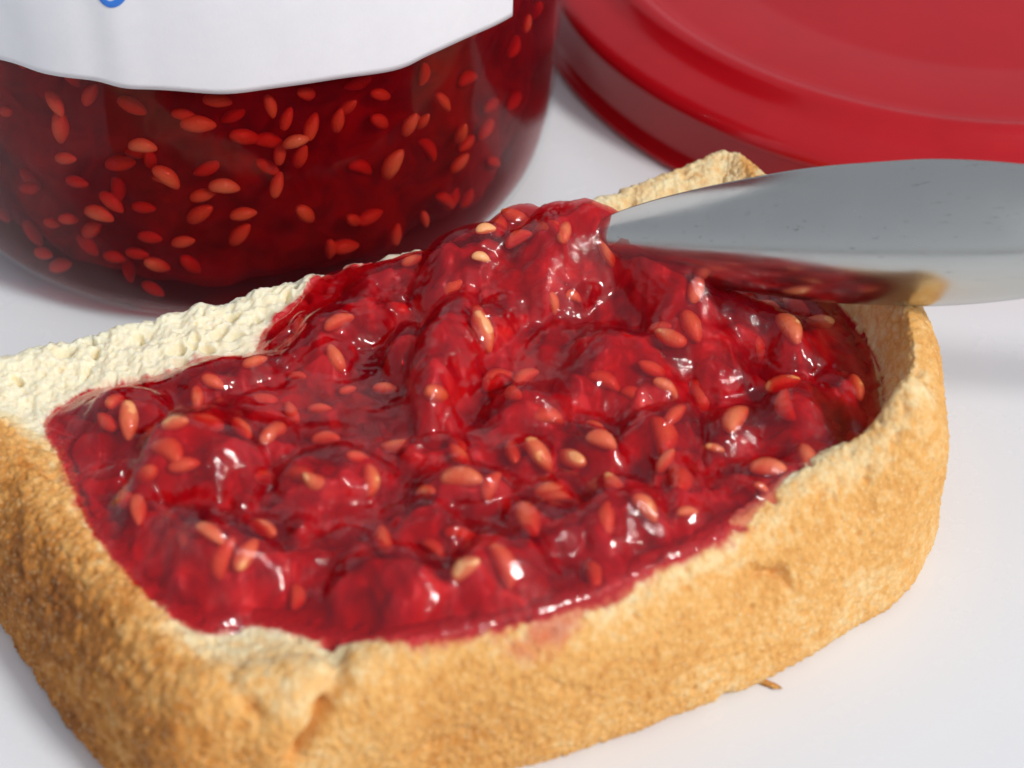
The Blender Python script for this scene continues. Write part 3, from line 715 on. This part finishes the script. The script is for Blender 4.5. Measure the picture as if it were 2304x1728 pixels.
# ------------------------------------------------------------------ lid
def build_lid():
    c = (5.75, 7.55, 0.0)
    root = thing('jar_lid', 'round red screw lid with raised rim lying flat on the white table', 'lid')
    lathe('top_panel', [(0.001, 1.10), (3.2, 1.10), (3.3, 1.085), (3.42, 1.085), (3.55, 1.10), (4.30, 1.10), (4.45, 1.09), (4.53, 1.12), (4.53, 1.0), (0.001, 1.0)], c, M_LIDTOP, root, 256)
    lathe('rim', catmull([(4.50, 1.02), (4.52, 1.13), (4.58, 1.195), (4.67, 1.22), (4.77, 1.19), (4.86, 1.12), (4.98, 1.05), (5.18, .99), (5.34, .93), (5.42, .84), (5.40, .76), (5.2, .74)], 60), c, M_LIDSIDE, root, 256)
    lathe('skirt', catmull([(5.32, .77), (5.32, .70), (5.33, .5), (5.36, .25), (5.40, .17), (5.47, .12), (5.49, .06), (5.43, .0), (5.30, .02), (5.25, .12), (5.23, .4), (5.22, .72)], 60), c, M_LIDSIDE, root, 256)
    return root

# ------------------------------------------------------------------ spoon
def build_spoon():
    root = thing('spoon', 'stainless steel spoon, bowl upturned, its tip dipped in the jam', 'spoon')
    Lb, nx, ny = 5.9, 150, 90
    t = np.linspace(0, 1, nx) ** 1.6
    wid = catmull(SPW, 400)
    wid = np.interp(t, wid[:, 0], wid[:, 1])
    half = np.radians(66.0)                                         # each cross-section is an arc; the tip's flattens out
    v = np.linspace(-1, 1, ny)[None, :]
    rad = wid / np.sin(half)
    keel = 0.30 * (np.clip(1 - ((t - .56) / .56) ** 2, 0, 1))       # how far the bowl's back bellies out along its length
    def shell(off):
        x = t[:, None] * Lb + 0 * v
        y = (rad[:, None] - off) * np.sin(v * half)
        z = (rad[:, None] - off) * (np.cos(v * half) - math.cos(half)) + keel[:, None] * np.cos(v * np.pi / 2) * .4 - off * .4
        return np.stack([x, y, z], -1)
    out, inn = shell(0.0), shell(np.minimum(.07, rad[:, None] * .5))
    q = quads(nx, ny); N = nx * ny
    b = np.concatenate([np.arange(ny), np.arange(1, nx) * ny + ny - 1, np.arange(ny - 2, -1, -1) + (nx - 1) * ny, np.arange(nx - 2, 0, -1) * ny])
    rim = np.stack([b, np.roll(b, -1), np.roll(b, -1) + N, b + N], 1)
    V = np.vstack([out.reshape(-1, 3), inn.reshape(-1, 3)])
    F = np.vstack([q[:, ::-1], q + N, rim])
    # handle: a flattened bar from the neck down to the table
    path = catmull([(5.45, .04, .26, .07), (6.2, .02, .25, .10), (7.6, -.3, .26, .10), (10, -.9, .34, .09), (13.5, -1.75, .50, .08), (16.2, -2.3, .60, .075), (17.0, -2.45, .45, .07), (17.3, -2.5, .10, .05)], 90)
    ph = np.linspace(0, 2 * np.pi, 20, endpoint=False)
    drop = -4.95 * (np.clip((path[:, :1] - 5.3) / 12.0, 0, 1) ** 1.35)   # the handle runs down to the table
    H = np.stack([path[:, :1] + 0 * ph, drop + path[:, 2:3] * np.cos(ph), path[:, 1:2] + path[:, 3:4] * np.sin(ph)], -1)
    Hf = quads(len(path), 20, True)
    def pose(Vv):
        Vv = np.asarray(Vv, float).reshape(-1, 3)
        R1 = Matrix.Rotation(SPOON_ROLL, 3, 'X'); R2 = Matrix.Rotation(SPOON_PITCH, 3, 'Y'); R3 = Matrix.Rotation(SPOON_YAW, 3, 'Z')
        M = np.array(R3 @ R2 @ R1)
        return Vv @ M.T + np.array(SPOON_TIP)
    mesh_obj('bowl', pose(V), F, M_STEEL, root)
    mesh_obj('handle', pose(H), Hf, M_STEEL, root)
    return root

SPW = [(0, .012), (.010, .10), (.05, .24), (.12, .38), (.22, .52), (.36, .66), (.48, .71), (.57, .72), (.68, .66), (.78, .54), (.9, .36), (1.0, .26)]
SPOON_TIP = (0.66, -0.26, 2.06)
SPOON_ROLL, SPOON_PITCH, SPOON_YAW = math.radians(77), math.radians(-9.8), math.radians(-11.5)

# ------------------------------------------------------------------ a crumb that fell off
def build_crumb():
    r = np.random.RandomState(2)
    nu, nv = 16, 9
    V = []
    for i in range(nv):
        th = math.pi * i / (nv - 1)
        for j in range(nu):
            p = 2 * math.pi * j / nu
            k = 1 + .4 * r.uniform(-1, 1)
            V.append((-math.cos(th) * .10 * k, math.sin(th) * math.cos(p) * .03 * k, math.sin(th) * math.sin(p) * .02 * k))
    V = np.array(V); a = math.radians(-25)
    V = np.stack([V[:, 0] * math.cos(a) - V[:, 1] * math.sin(a), V[:, 0] * math.sin(a) + V[:, 1] * math.cos(a), V[:, 2] - V[:, 2].min() + .001], 1)
    V += np.array([2.249, -3.992, 0.0])
    o = mesh_obj('bread_crumb', V, quads(nv, nu, True), M_BREAD, attr={'toast': np.full(len(V), .5), 'stain': np.zeros(len(V))})
    o['label'] = 'tiny golden crumb lying on the white table beside the front crust'; o['category'] = 'crumb'

build_bread()
build_jam()
build_jar()
build_jar_jam()
build_lid()
build_spoon()
build_crumb()
